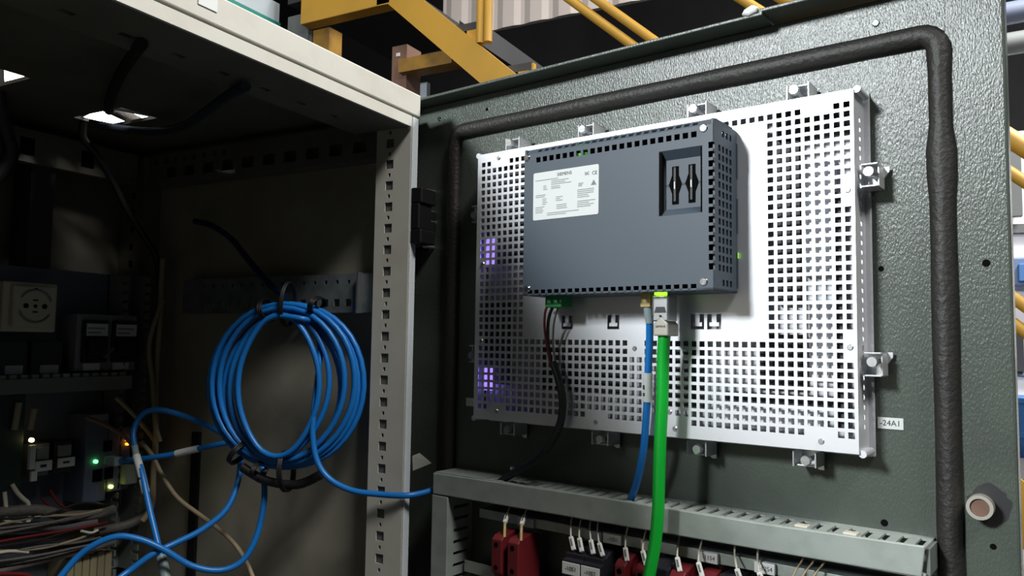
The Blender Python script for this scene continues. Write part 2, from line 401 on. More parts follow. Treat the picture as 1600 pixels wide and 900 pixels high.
for (a_, b_, c_, d_, h) in ((.418, .437, 1.55, 1.700, .016), (.466, .472, 1.45, 1.64, .022), (.095, .155, 1.60, 1.716, .018), (.42, .476, 1.69, 1.716, .020), (.31, .35, 1.46, 1.52, .016), (.17, .27, 1.468, 1.51, .015), (.095, .13, 1.47, 1.56, .015), (.40, .44, 1.48, 1.525, .017), (.37, .47, 1.468, 1.475, .02)):
    G(DM).box((a_, c_, .0181), (b_, d_, h+.008)).build('board', board_m, pc)
for (a_, b_, c_, d_, h) in ((.440, .4655, 1.575, 1.668, .029), (.445, .4655, 1.49, 1.55, .028), (.36, .455, 1.445, 1.462, .026)):
    G(DM).box((a_, c_, .0181), (b_, d_, h)).build('shield_plate', zinc, pc)
for (c_, d_) in ((1.600, 1.628), (1.463, 1.487)):
    G(DM).box((.0955, c_, .0270), (.1100, d_, .0275)).build('backlight_glow', violet, pc)
for (u, v) in ((.120, 1.7145), (.123, 1.442), (.245, 1.440), (.328, 1.440), (.287, 1.511), (.323, 1.4545), (.478, 1.640), (.478, 1.515), (.455, 1.440), (.1, 1.6), (.1, 1.516), (.197, 1.5455), (.265, 1.7155), (.345, 1.7155)):
    G(DM).cyl((u, v, .035), (u, v, .0362), .0026, .0018, 12).build('plate_screw', steel, pc)
# computer box
N0 = .087
hp = .0076
fr = []
cols = [.2110+hp*k for k in range(22)]
for u in cols: fr.append((u-.0025, u+.0025, 1.6875, 1.6925))
rows = [1.6790-.0077*k for k in range(14)]
for v in rows: fr.append((.3834, .3872, v-.0026, v+.0026))
for u in [.203+hp*k for k in range(23)]: fr.append((u-.0025, u+.0025, 1.560, 1.5652))
fr.append((.3385, .3780, 1.6238, 1.6798))
g = G(DM).cut(.1945, .3872, 1.560, 1.6965, fr, N0-.002, N0)
# chamfer on top with the second hole row, top, left, right, bottom
ch = [(u-.0025, u+.0025, .0022, .0062) for u in cols]
s45 = math.sqrt(.5)
g.cut(.1945, .3872, 0, .0085, ch, -.0015, 0, lambda a, b, c: (a, 1.6965+b*s45+c*s45, N0-b*s45+c*s45))
g.box((.1945, 1.7010, .045), (.3872, 1.7025, .081))
g.box((.1945, 1.560, .045), (.1965, 1.7015, .0865))
sr = []
for v in rows:
    sr.append((v-.0026, v+.0026, .0832, .0865))
    for k in range(4): sr.append((v-.0026, v+.0026, .0735-.0078*k-.0021, .0735-.0078*k+.0021))
for k in range(1, 4):
    for v in (1.6922, 1.5668): sr.append((v-.0026, v+.0026, .0735-.0078*k-.0021, .0735-.0078*k+.0021))
g.cut(1.560, 1.7015, .036, .0865, sr, 0, .0016, lambda a, b, c: (.3856+c, a, b))
bt = [(u-.0025, u+.0025, .079, .0865) for u in [.203+hp*k for k in range(23)]]
g.cut(.1945, .3872, .036, .0870, bt, 0, .0016, lambda a, b, c: (a, 1.5616-c, b))
g.box((.1945, 1.560, .0352), (.1975, 1.7015, .045))
for (c_, d_) in ((1.66, 1.69), (1.612, 1.642), (1.565, 1.595)): g.box((.3872, c_, .0355), (.3880, d_, .0375))
hs_ = g.build('computer_box', pc_plastic, pc)
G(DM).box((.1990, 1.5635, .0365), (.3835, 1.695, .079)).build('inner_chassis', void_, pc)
for v in (1.700, 1.692):
    G(DM).box((.253, v-.006, .0792), (.263, v-.001, .0835)).build('indicator_light', mat('led_dim%d' % int(v*1000), (60, 150, 40), emit=.5), pc)
G(DM).box((.3880, 1.590, .0360), (.3884, 1.595, .0372)).build('indicator_light', mat('led_side', (150, 230, 40), emit=.7), pc)
# card bay
rc = G(DM)
def q(*pts): return list(pts)
rc.add([(.3385, 1.6798, N0), (.3780, 1.6798, N0), (.3780, 1.6238, N0), (.3385, 1.6238, N0), (.3420, 1.6725, N0-.006), (.3765, 1.6725, N0-.006), (.3765, 1.6300, N0-.006), (.3420, 1.6300, N0-.006)],
       [(0, 1, 5, 4), (1, 2, 6, 5), (2, 3, 7, 6), (3, 0, 4, 7), (4, 5, 6, 7)])
bay = rc.build('card_bay', pc_plastic, pc)
for a_, b_ in ((.3386, .3412), (.3764, .3779)):
    G(DM).box((a_, 1.6245, N0-.0058), (b_, 1.679, N0-.0003)).build('bay_edge', void_, bay)
for u in (.3512, .3663):
    poly = [(u-.003, 1.6665), (u+.003, 1.6665), (u+.003, 1.659), (u+.0060, 1.651), (u+.003, 1.643), (u+.003, 1.634), (u-.003, 1.634), (u-.003, 1.643), (u-.0060, 1.651), (u-.003, 1.659)]
    G(DM).prism(poly, N0-.0062, N0-.0054).build('card_slot', void_, bay)
    G(DM).prism([(u-.0012, 1.6655), (u+.0012, 1.6655), (u+.0012, 1.636), (u-.0012, 1.636)], N0-.0054, N0-.0042).build('card_lever', black, bay, .0003)
    G(DM).box((u-.0004, 1.647, N0-.0042), (u+.0003, 1.653, N0-.0038)).build('lever_glint', steel, bay)
G(DM).box((.342, 1.6500, N0-.0062), (.3764, 1.6516, N0-.0056)).build('hinge_line', black, bay)
for (u, v) in ((.1975, 1.6935), (.3795, 1.6938), (.1998, 1.5663), (.3792, 1.5665)):
    G(DM).cyl((u, v, N0), (u, v, N0+.0015), .0036, .0028, 16).ring((u, v, N0+.0014), (0, 0, 1), .0022, .0012, .0004, 12).build('box_screw', chrome, pc)
# rating label
L0, L1, M0, M1 = .2057, .2787, 1.6315, 1.6772
def rr(a, b, c, d, r):
    P = []
    for cx, cy, t in ((b-r, d-r, 0), (a+r, d-r, 90), (a+r, c+r, 180), (b-r, c+r, 270)):
        for k in range(4): P.append((cx+r*math.cos(R(t+30*k)), cy+r*math.sin(R(t+30*k))))
    return P
lab = G(DM).prism(rr(L0, L1, M0, M1, .0016), N0, N0+.0003).build('rating_label', white_lab, pc)
zt = N0+.0004
text('SIEMENS', .0042, at_door(.2415, 1.6728, zt), ink, lab, stretch=1.05)
text('CE', .0046, at_door(.2745, 1.6695, zt), ink, lab)
text('EAC', .0042, at_door(.2665, 1.6698, zt), ink, lab, stretch=.62)
g = G(DM)
def lines(u, v, wd, n, dv=.0017, h=.0007):
    for k in range(n):
        ww_ = wd*random.uniform(.6, 1)
        g.box((u, v-k*dv-h, zt-.0001), (u+ww_, v-k*dv, zt))
lines(.208, 1.6698, .030, 1); lines(.2265, 1.6680, .024, 3); lines(.2265, 1.6625, .014, 2); lines(.2175, 1.6640, .005, 3)
lines(.2085, 1.6555, .016, 2); lines(.2165, 1.6515, .006, 4); lines(.232, 1.6520, .008, 3); lines(.2085, 1.644, .012, 4); lines(.233, 1.6445, .016, 3)
lines(.256, 1.656, .018, 5); lines(.256, 1.6455, .02, 4); lines(.222, 1.6375, .036, 2)
lines(.257, 1.6620, .006, 3, .0012)
g.build('small_print', ink_soft, lab)
G(DM).prism([(.2705, 1.6585), (.2765, 1.6585), (.2735, 1.6635)], zt-.0001, zt).build('warning_triangle', mat('label_grey', (120, 124, 128), .7), lab)
# clamps around the plate
def clamp(M):
    o = M
    g = G(M)
    g.box((-.0095, -.001, .004), (-.0082, .0115, .027)).box((.0082, -.001, .004), (.0095, .0115, .027)).box((-.0095, .0102, .004), (.0095, .0115, .022))
    g.prism([(-.0095, -.001), (-.0095, .0155), (-.0055, .0155), (.0, .0115), (.0095, .0115), (.0095, -.001)], .004, .0052)
    return g
spots = [(.132, 1.7255, 0), (.226, 1.7255, 0), (.346, 1.7255, 0), (.437, 1.7255, 0), (.439, 1.4285, 180), (.345, 1.4285, 180), (.245, 1.4285, 180), (.131, 1.4285, 180),
         (.087, 1.658, 90), (.087, 1.502, 90), (.487, 1.652, -90), (.487, 1.502, -90)]
first = None
for u, v, a_ in spots:
    M = at_door(u, v, 0) @ Matrix.Rotation(R(a_), 4, 'Z')
    if first is None:
        first = clamp(M).build('mounting_clamp', zinc_bright, pc, .0003)
        gsc = G(M).cyl((-.002, .0055, .003), (-.002, .0055, .028), .0022, seg=8).cyl((-.002, .0055, .028), (-.002, .0055, .0312), .0046, .0038, 12).box((-.0055, .0050, .0310), (.0015, .0060, .0314))
        fs_ = gsc.build('clamp_screw', steel, first); M1_ = M
    else:
        X_ = BASE[pc.name].inverted() @ M @ M1_.inverted() @ BASE[pc.name]
        c = first.copy(); COL.objects.link(c); c.parent = pc; c.matrix_local = X_; BASE[c.name] = BASE[pc.name]
        k = fs_.copy(); COL.objects.link(k); k.parent = c

# ---------------------------------------------------------------- wiring ducts on the door
hd = thing('wiring_duct', 'long grey plastic wiring duct running across the door under the panel computer', 'cable duct', at_door(.285, 1.347, 0), 'wiring ducts on the door')
fins = []
g = G(DM).box((.0405, 1.3485, 0), (.5285, 1.3515, .040)).box((.0405, 1.3485, 0), (.5285, 1.3705, .002))
k = 0; u = .108
sl = []
while u < .525:
    sl.append((u, u+.0052, .010, .036)); u += .0125
g.cut(.0405, .5285, .002, .040, sl, 0, .0016, lambda a, b, c: (a, 1.3705-c, b))
g.build('duct_body', duct_grey, hd)
lid = G(DM).prism([(.0395, 1.3465), (.5262, 1.3495), (.5290, 1.3722), (.41, 1.3705), (.25, 1.3712), (.0395, 1.3695)], .0402, .0425).build('duct_lid', duct_grey, hd, .0012)
G(DM).box((.5285, 1.3500, .004), (.5310, 1.3690, .036)).build('duct_end', duct_dark, hd)
for u in (.4335, .4705):
    G(DM).box((u, 1.3704, .028), (u+.0105, 1.3722, .0375)).build('wire_end', white_c, hd, .0006)
vd = thing('wiring_duct', 'short upright grey wiring duct with open slots below the left end of the long duct', 'cable duct', at_door(.050, 1.2, 0), 'wiring ducts on the door')
g = G(DM).box((.0395, 1.2, 0), (.0615, 1.3445, .002)).box((.0395, 1.2, .002), (.041, 1.3445, .040))
vs_ = [(v, v+.0035, .006, .031) for v in [1.206+.0125*k for k in range(11)]]
g.cut(1.2, 1.3445, .002, .040, vs_, 0, .0015, lambda a, b, c: (.060+c, a, b))
g.build('duct_body', duct_grey, vd)
G(DM).box((.0385, 1.2, .040), (.0622, 1.3455, .0425)).build('duct_lid', duct_grey, vd, .001)

# ---------------------------------------------------------------- terminal row on the door
dr = thing('din_rail', 'grey-green metal mounting rail under the long duct on the door', 'rail', at_door(.30, 1.327, 0))
G(DM).box((.0955, 1.3268, .0265), (.53, 1.3362, .028)).build('rail_face', rail_pale, dr, .0004)
G(DM).box((.0955, 1.3345, .0), (.53, 1.3362, .0265)).build('rail_web', galv, dr)
G(DM).box((.066, 1.262, .016), (.53, 1.2745, .0175)).build('lower_rail_face', rail_pale, dr, .0004)
G(DM).box((.066, 1.262, .0), (.53, 1.2635, .016)).build('lower_rail_web', galv, dr)
def fuse(u0_, u1_, vt, lbl):
    t = thing('fuse_holder', lbl, 'fuse holder', at_door((u0_+u1_)/2, 1.268, .0175), 'maroon fuse holders')
    w_ = u1_-u0_
    pr = [(1.268, .0175), (vt, .0175), (vt+.003, .032), (vt, .050), (vt-.004, .055), (1.283, .055), (1.279, .050), (1.268, .046)]
    G(DM).prism(pr, u0_, u1_, (1, 2, 0)).build('housing', maroon, t, .001)
    for v in (vt-.009, 1.288):
        G(DM).cyl(((u0_+u1_)/2-.0005, v, .0545), ((u0_+u1_)/2-.0005, v, .0553), min(.0026, w_*.25), seg=12).build('screw_well', void_, t)
    return t
FU = [(.1347, .1480, 1.3195, 'leftmost maroon fuse holder under the long duct'), (.1553, .1690, 1.3195, 'second maroon fuse holder from the left, beside the leftmost one'),
      (.2783, .2893, 1.3200, 'maroon fuse holder just left of the green cable, third from the left'), (.2995, .3100, 1.3200, 'narrow maroon fuse holder partly behind the green cable'),
      (.3321, .3458, 1.3205, 'maroon fuse holder right of the green cable'), (.3560, .3700, 1.3205, 'rightmost maroon fuse holder, under the label ending in S4')]
for a_ in FU: fuse(*a_)
def relay(u0_, u1_, vt, lbl, txt=None):
    t = thing('relay_block', lbl, 'relay', at_door((u0_+u1_)/2, 1.268, .0175), 'black relay blocks')
    pr = [(1.268, .0175), (vt, .0175), (vt, .040), (vt-.004, .0475), (vt-.004, .053), (1.3125, .053), (1.3125, .058), (1.280, .058), (1.268, .050)]
    G(DM).prism(pr, u0_, u1_, (1, 2, 0)).build('housing', relay_blk, t, .001)
    if txt is not None:
        G(DM).box((u0_+.0006, 1.2990, .0581), (u1_-.0006, 1.3102, .0588)).build('marker_plate', marker_w, t, .0003)
        if txt: text(txt, .0055, at_door((u0_+u1_)/2, 1.3046, .0589), ink, t)
    return t
relay(.2234, .2440, 1.3215, 'black relay block with a white plate printed 10S1', '-10S1')
relay(.2442, .2655, 1.3215, 'black relay block right of the one printed 10S1, with its own white plate', '-10S2')
relay(.3125, .3300, 1.3245, 'plain black relay block directly behind the green cable', None)
relay(.3720, .3960, 1.3225, 'black relay block right of the label ending in S4', None)
relay(.4000, .4220, 1.3235, 'rightmost black relay block at the bottom edge', None)
for i, (a_, b_, tx, lbl) in enumerate(((.2525, .2721, '-10S1', 'white rail label left of the green cable, right of the four thin wires'), (.3485, .3667, '-11S4', 'white rail label ending in S4, right of the green cable'), (.3988, .4160, '-12S4', 'white rail label farthest to the right under the duct'),
                          (.2928, .3045, '', 'white rail label tucked just behind the green cable'), (.1508, .1706, '', 'blank label behind the second maroon fuse holder'), (.2319, .2505, '', 'cloudy clear label behind the four thin wires'))):
    o = thing('rail_label', lbl, 'label', at_door((a_+b_)/2, 1.3265, .028), 'labels clipped on the rail')
    G(DM).box((a_, 1.3272, .0281), (b_, 1.3362, .0325)).build('label_plate', marker_w if i < 4 else pale, o, .0004)
    if tx: text(tx, .0050, at_door((a_+b_)/2+.001, 1.3315, .0326), ink, o)
WR = [[(.137,1.3415,.03),(.1439,1.331,.045),(.1475,1.3180,.050)],[(.1595,1.3425,.03),(.1652,1.3323,.045),(.1685,1.3180,.050)],
 [(.2152,1.3420,.03),(.2245,1.3306,.045),(.2315,1.3195,.050)],[(.2256,1.3412,.03),(.2339,1.3309,.045),(.2405,1.3195,.050)],[(.2366,1.3412,.03),(.2468,1.3312,.045),(.2531,1.3195,.050)],[(.2452,1.3412,.03),(.2559,1.3298,.045),(.2635,1.3195,.050)],
 [(.2772,1.342,.03),(.2837,1.3304,.045),(.2888,1.3195,.050)],[(.2959,1.3409,.03),(.3014,1.3306,.045),(.3080,1.3195,.050)],[(.3297,1.3419,.03),(.3351,1.3309,.045),(.3405,1.3200,.050)],[(.3509,1.3426,.03),(.3547,1.3301,.045),(.3609,1.3195,.050)],
 [(.3811,1.3423,.03),(.3887,1.3311,.045),(.3931,1.3205,.046)],[(.401,1.3421,.03),(.4075,1.332,.045),(.4117,1.3215,.046)],
 [(.4382,1.3446,.03),(.4353,1.3348,.045),(.4325,1.318,.055)],[(.4467,1.3446,.03),(.4423,1.3351,.045),(.4384,1.318,.055)],[(.4546,1.3446,.03),(.4501,1.3352,.045),(.4472,1.318,.055)]]
WN = ['thin wire with a tag dropping to the leftmost maroon fuse holder', 'thin wire with a yellowish tip dropping to the second maroon fuse holder', 'first of four tagged white wires above the black relay printed 10S1', 'second of four tagged white wires above the black relays', 'third of four tagged white wires above the black relays', 'fourth of four tagged white wires above the black relays',
      'tagged white wire left of the green cable, above the third maroon fuse holder', 'tagged white wire nearest the green cable on its left', 'tagged white wire just right of the green cable', 'tagged white wire crossing the label ending in S4', 'tagged white wire right of the label ending in S4', 'tagged white wire over the rightmost rail label',
      'left one of three slanting beige wires under the right half of the duct', 'middle one of three slanting beige wires under the right half of the duct', 'right one of three slanting beige wires under the right half of the duct']
for i, (P_, lbl) in enumerate(zip(WR, WN)):
    t = thing('control_wire', lbl, 'wire', at_door(*P_[2]), 'thin wires below the long duct')
    G(DM).tube([(P_[0][0]-.001, P_[0][1]+.008, .022), P_[0], P_[1], P_[2]], .0009, 6, 4).build('wire', white_c if i < 12 else beige_c, t)
    if i < 12:
        a_, b_ = Vector(P_[1]), Vector(P_[2])
        if i < 2: a_, b_ = Vector(P_[0]).lerp(Vector(P_[1]), .3), Vector(P_[1])
        d = (b_-a_).normalized(); x_ = Vector((1, 0, 0)); x_ = (x_-d*x_.dot(d)).normalized(); y_ = d.cross(x_)
        Mm = Matrix((x_, d, y_)).transposed().to_4x4(); Mm.translation = a_
        L_ = (b_-a_).length
        G(DM @ Mm).box((-.0020, L_*.02, -.0016), (.0020, L_*.98, .0016)).build('wire_tag', marker_w, t, .0006)
        G(DM @ Mm).box((-.0009, L_*.2, -.00175), (.0008, L_*.7, -.00162)).box((-.0009, L_*.2, .00162), (.0008, L_*.7, .00175)).build('tag_print', mat('tag_ink%d' % i, (120, 118, 110), .7), t)
        if i < 2: G(DM).tube([P_[1], P_[2]], .0016, 8, 1).build('ferrule', mat('ferrule%d' % i, (196, 170, 110), .5), t)

# ---------------------------------------------------------------- cables on the door
t = thing('power_cable', 'black power cable with thin red and black leads and a green plug', 'cable', at_door(.218, 1.556, .06))
G(DM).box((.2085, 1.5490, .050), (.2275, 1.5615, .070)).build('plug', conn_green, t, .001)
G(DM).tube([(.220,1.5550,.06),(.2126,1.5498,.062),(.2047,1.5376,.058),(.1999,1.5188,.052),(.2011,1.4998,.049),(.2036,1.4900,.047)], .0016, 8, 5).build('lead', blackw, t)
G(DM).tube([(.214,1.5550,.066),(.2070,1.5475,.066),(.2012,1.5330,.060),(.1985,1.5170,.053),(.2003,1.4998,.050),(.2025,1.4910,.049)], .0012, 8, 5).build('lead', red_c, t)
G(DM).tube([(.223,1.5550,.06),(.2171,1.5485,.06),(.2090,1.5344,.055),(.2048,1.5156,.05),(.2055,1.4999,.048),(.2059,1.4900,.047)], .0010, 8, 5).build('lead', grey_c, t)
G(DM).tube([(.2028,1.4961,.047),(.2091,1.4812,.047),(.2139,1.4658,.047),(.2141,1.4503,.046),(.2105,1.4328,.047),(.194,1.4095,.046),(.1684,1.3915,.040),(.141,1.3775,.033),(.121,1.3660,.026),(.112,1.3580,.022)], .0040, 12, 6).build('sheath', blackrub, t)
t = thing('patch_cable', 'short blue patch cable with a white sleeve, plugged into the bottom of the computer box', 'cable', at_door(.3145, 1.548, .06))
G(DM).box((.3095, 1.5480, .054), (.3193, 1.5610, .066)).build('plug', clear_plug, t, .0008)
G(DM).tube([(.3145, 1.550, .06), (.3145, 1.545, .06), (.3148, 1.534, .058)], lambda q_: .0046-.001*q_, 12, 3).build('boot', clear_boot, t)
G(DM).tube([(.3145,1.5481,.06),(.3147,1.5368,.058),(.3122,1.5197,.053),(.3089,1.4938,.049),(.3073,1.4735,.047),(.3049,1.4446,.046),(.3013,1.4183,.044),(.2917,1.3905,.037),(.2794,1.3692,.028),(.2720,1.3600,.022)], .0034, 12, 6).build('cable', blue_c, t)
G(DM).tube([(.3086, 1.4895, .0492), (.3074, 1.4760, .0477), (.3067, 1.4635, .0468)], .0044, 12, 3).build('sleeve', white_lab, t)
G(DM).box((.3052, 1.4745, .0510), (.3068, 1.4785, .0525)).box((.3052, 1.4685, .0505), (.3066, 1.4715, .0520)).build('sleeve_print', ink, t)
t = thing('bus_cable', 'thick bright green cable with a metal plug, hanging down over the long duct', 'cable', at_door(.333, 1.53, .066))
g = G(DM).box((.3258, 1.5350, .0560), (.3408, 1.5575, .0740)).box((.3300, 1.5575, .060), (.3370, 1.562, .070))
g.build('plug', steel, t, .0012)
G(DM).prism([(.3268, 1.5225), (.3412, 1.5225), (.3412, 1.5330), (.3380, 1.5355), (.3340, 1.5400), (.3300, 1.5355), (.3268, 1.5330)], .054, .0748).build('plug_shell', mat('plug_shell_grey', (176, 172, 160), .4, .3), t, .0012)
G(DM).prism([(.3278, 1.5425), (.3390, 1.5425), (.3375, 1.5475), (.3295, 1.5475)], .0738, .0744).build('latch_recess', device_dark, t)
G(DM).box((.3262, 1.5400, .0738), (.3270, 1.5570, .0746)).box((.3398, 1.5400, .0738), (.3406, 1.5570, .0746)).build('plug_edges', chrome, t)
text('SIEMENS', .0026, at_door(.3340, 1.5305, .0750), ink, t)
G(DM).cyl((.3338, 1.5395, .0742), (.3338, 1.5395, .0752), .0011, seg=8).build('plug_notch', black, t)
G(DM).tube([(.3338,1.5300,.066),(.3332,1.5220,.066),(.3311,1.5031,.064),(.33,1.4698,.063),(.3282,1.4365,.063),(.327,1.4035,.063),(.3264,1.3709,.064),(.3245,1.3464,.065),(.3219,1.3275,.067),(.3188,1.3085,.069),(.3150,1.285,.070),(.311,1.26,.070)], .0054, 14, 6).build('cable', green_c, t)
G(DM).box((.3285, 1.5578, .0710), (.3385, 1.5612, .0755)).build('link_light', led_g2, t)

# ---------------------------------------------------------------- blue coil and blue cables in the cabinet
C0 = Vector((-.030, .121, 1.4615)); TH = Vector((-.292, .956, 0)); ON = Vector((-.956, -.292, 0))
pts = []
TURNS = 8; SEG = 20
offs = [(-.001, 0), (.001, -.002), (.000, .003), (-.003, .001), (.004, -.003), (-.002, 0), (.002, .001), (0, 0)]
rad = [.1000, .0985, .0930, .0965, .0860, .0905, .0800, .0745]
hx = [1.0, .985, .96, .98, .86, .92, .80, .70]
dep = [.000, .0070, .0035, .0135, .001, .0150, .008, .019]
for k in range(TURNS*SEG+1):
    f = k/SEG; i = min(int(f), TURNS-1); j = min(i+1, TURNS-1); a_ = f-i
    th = math.pi/2-2*math.pi*f
    s_ = a_*a_*(3-2*a_)
    rk = rad[i]*(1-s_)+rad[j]*s_; dk = dep[i]*(1-s_)+dep[j]*s_
    tight = max(0, math.cos(2*th+math.pi))           # bundle pulled together at top and bottom
    rk = rk*(1-.45*tight)+.093*.45*tight
    hk = hx[i]*(1-s_)+hx[j]*s_; ox = offs[i][0]*(1-s_)+offs[j][0]*s_; oz = offs[i][1]*(1-s_)+offs[j][1]*s_
    pts.append(C0+TH*(-rk*hk*math.cos(th)*.98+ox)+Vector((0, 0, rk*.985*math.sin(th)+oz))+ON*dk)
coil = thing('cable_coil', 'blue network cable wound in a coil and tied with black straps on the cabinet side', 'cable', C0-Vector((0, 0, .11)))
tail = [(-.0190,.0880,1.5340),(-.0205,.0790,1.5080),(-.0262,.0745,1.4784),(-.0335,.0725,1.4385),(-.0360,.0714,1.4061),(-.0355,.064,1.3778),(-.0312,.0489,1.3586),(-.0225,.0236,1.347),(-.0110,-.0080,1.3439),(-.0045,-.0370,1.3446),(.0120,-.0500,1.3465),(.0270,-.0580,1.3500),(.0382,-.0650,1.3540)]
fin = C0+TH*.012+Vector((0, 0, .0775))+ON*.022
G().tube(pts, .0034, 8, 2).build('wound_cable', blue_c, coil)
G().tube([C0+TH*-.002+Vector((0, 0, .0805))+ON*.021, C0+TH*-.030+Vector((0, 0, .0770))+ON*.022]+[Vector(q_) for q_ in tail], .0034, 10, 6).build('cable_tail', blue_c, coil)
def strap(th, r0, r1, w_, name='tie_strap'):
    th = R(th); d = TH*-math.cos(th)+Vector((0, 0, math.sin(th)*1.04)); tg = (TH*math.sin(th)+Vector((0, 0, math.cos(th)))).normalized()
    loop = [C0+d*(r0+(r1-r0)*(.5+.5*math.cos(a_)))+ON*(.008+.0175*math.sin(a_)) for a_ in [2*math.pi*k/14 for k in range(14)]]
    g = G()
    for dx in (-w_, 0, w_): g.tube([q_+tg*dx for q_ in loop], .0013, 6, 2, True)
    return g.build(name, black, coil)
strap(88, .066, .116, .0015); strap(106, .074, .1, .0022); strap(66, .090, .108, .0022); strap(236, .080, .108, .0022); strap(275, .074, .118, .002); strap(255, .090, .108, .0018)
G().tube([C0+TH*.05+Vector((0, 0, -.098))+ON*.004, C0+TH*.02+Vector((0, 0, -.112))+ON*.004, C0+TH*-.02+Vector((0, 0, -.115))+ON*.004, C0+TH*-.05+Vector((0, 0, -.102))+ON*.004], .0055, 8, 5).build('hanging_strap', black, coil)
t = thing('patch_cable', 'blue patch cable arching left of the coil, white sleeve and grey boot at its foot', 'cable', (-.1061, .2164, 1.2362), 'blue cables hanging in the cabinet')
G().tube([(-.1061,.2164,1.2362),(-.099,.2409,1.2668),(-.094,.2676,1.3081),(-.0884,.2933,1.3499),(-.0814,.3183,1.3778),(-.0771,.3284,1.3987),(-.0669,.3278,1.417),(-.0551,.3157,1.4233),(-.0358,.2915,1.416),(-.0208,.2554,1.4016),(-.0169,.2187,1.3878)], .0036, 10, 6).build('cable', blue_c, t)
G().tube([(-.0846, .3108, 1.3694), (-.0875, .297, 1.352), (-.0900, .2826, 1.3283)], .0047, 10, 3).build('sleeve', white_lab, t)
G().tube([(-.0805, .3205, 1.3800), (-.0846, .3108, 1.3694)], .0041, 10, 1).build('heat_shrink', clear_boot, t)
G().tube([(-.1000, .2371, 1.2618), (-.1061, .2164, 1.2362), (-.110, .205, 1.222)], .0058, 10, 3).build('boot', clear_boot, t)
G().box((-.0930, .2900, 1.3420), (-.0915, .2935, 1.3460)).build('sleeve_print', ink, t)
t = thing('patch_cable', 'blue patch cable plugged into the blue-grey module, white sleeve midway to the coil', 'cable', (-.0771, .3768, 1.3559), 'blue cables hanging in the cabinet')
G().tube([(-.0720,.3600,1.3575),(-.06,.3232,1.3623),(-.0466,.2868,1.3692),(-.0371,.2577,1.3768),(-.0259,.2254,1.3843),(-.0203,.2039,1.3876)], .0035, 10, 6).build('cable', blue_c, t)
G().box((-.0800, .3580, 1.3515), (-.0690, .3800, 1.3625)).build('plug', clear_boot, t, .001)
G().tube([(-.0465, .2865, 1.3693), (-.0418, .2720, 1.3732), (-.0371, .2577, 1.3768)], .0045, 10, 3).build('sleeve', white_lab, t)
o = G().tube([(-.0286,.1981,1.3889),(-.0292,.1918,1.3663),(-.0401,.1847,1.338),(-.0555,.1854,1.312),(-.0779,.1979,1.2927),(-.1013,.2114,1.2814),(-.1229,.2209,1.2728),(-.1402,.2342,1.2575),(-.1529,.2376,1.2498),(-.165,.242,1.235)], .0035, 10, 6).build('network_cable', blue_c)
tag(o, 'blue cable dropping from the left of the coil and curving to the lower left', 'cable', 'blue cables hanging in the cabinet')
o = G().tube([(-.0233,.1686,1.379),(-.0265,.1566,1.3576),(-.0309,.1484,1.3252),(-.0394,.1489,1.286),(-.0525,.1562,1.2586),(-.0713,.1712,1.2494),(-.0944,.1917,1.2569),(-.1181,.2113,1.278),(-.1341,.2287,1.2897),(-.1495,.2459,1.2941),(-.1639,.2632,1.2866),(-.1761,.2773,1.2722),(-.1901,.2851,1.252),(-.199,.290,1.236)], .0036, 10, 6).build('network_cable', blue_c)
tag(o, 'blue cable dropping from the coil bottom, then arching to the far left', 'cable', 'blue cables hanging in the cabinet')

# ---------------------------------------------------------------- devices on the mounting plate
t = thing('power_socket', 'ivory rail-mounted mains socket, lit a little, at the left edge', 'socket', (-.168, .44, 1.52))
G().box((-.2025, .402, 1.519), (-.138, .44, 1.5785)).build('housing', socket_w, t, .002)
G().box((-.194, .395, 1.525), (-.143, .402, 1.574)).build('face_plate', socket_w, t, .002)
for a_ in range(2):
    pl = [(-.1685+.0195*math.cos(R(x_)), 1.550+.0195*math.sin(R(x_))) for x_ in ((range(20, 160, 10)) if a_ == 0 else range(200, 340, 10))]
    G().tube([(x_, .3945, z_) for x_, z_ in pl], .0014, 6, 1).build('socket_rim', device_grey, t)
for x_ in (-.1795, -.1685, -.1575):
    G().cyl((x_, .3955, 1.550), (x_, .3940, 1.550), .0030 if x_ != -.1685 else .0022, seg=12).build('pin_hole', void_, t)
for z_ in (1.557, 1.543): G().box((-.1715, .3940, z_-.0008), (-.1655, .3952, z_+.0008)).build('pin_slot', void_, t)
G().cyl((-.1685, .3955, 1.5705), (-.1685, .3940, 1.5705), .0015, seg=8).build('plate_hole', void_, t)
t = thing('breaker_pair', 'grey frame with two black breakers side by side, white labels above and below', 'breaker', (-.068, .44, 1.47))
G().box((-.1113, .402, 1.4705), (-.0265, .44, 1.5435)).build('frame', device_grey, t, .0015)
for x0_, x1_ in ((-.1050, -.0715), (-.0640, -.0300)):
    G().box((x0_, .396, 1.4815), (x1_, .402, 1.5355)).build('breaker_front', black, t, .0012)
    G().box((x0_+.004, .388, 1.490), (x1_-.004, .396, 1.512)).build('toggle', black, t, .003)
    G().box((x0_+.0030, .3945, 1.5155), (x1_-.0020, .3958, 1.5312)).build('front_label', white_lab, t)
    G().box((x0_+.0042, .3945, 1.5185), (x1_-.012, .39455-.0002, 1.521)).box((x0_+.0042, .3943, 1.5240), (x1_-.006, .3945, 1.5265)).build('label_print', ink_soft, t)
    G().box((x0_+.0035, .399, 1.4715), (x1_-.008, .4015, 1.4805)).build('lower_label', white_lab, t)
G().tube([(-.0800, .3905, 1.488), (-.0680, .3890, 1.500)], .0020, 8, 1).build('actuator', brown, t)
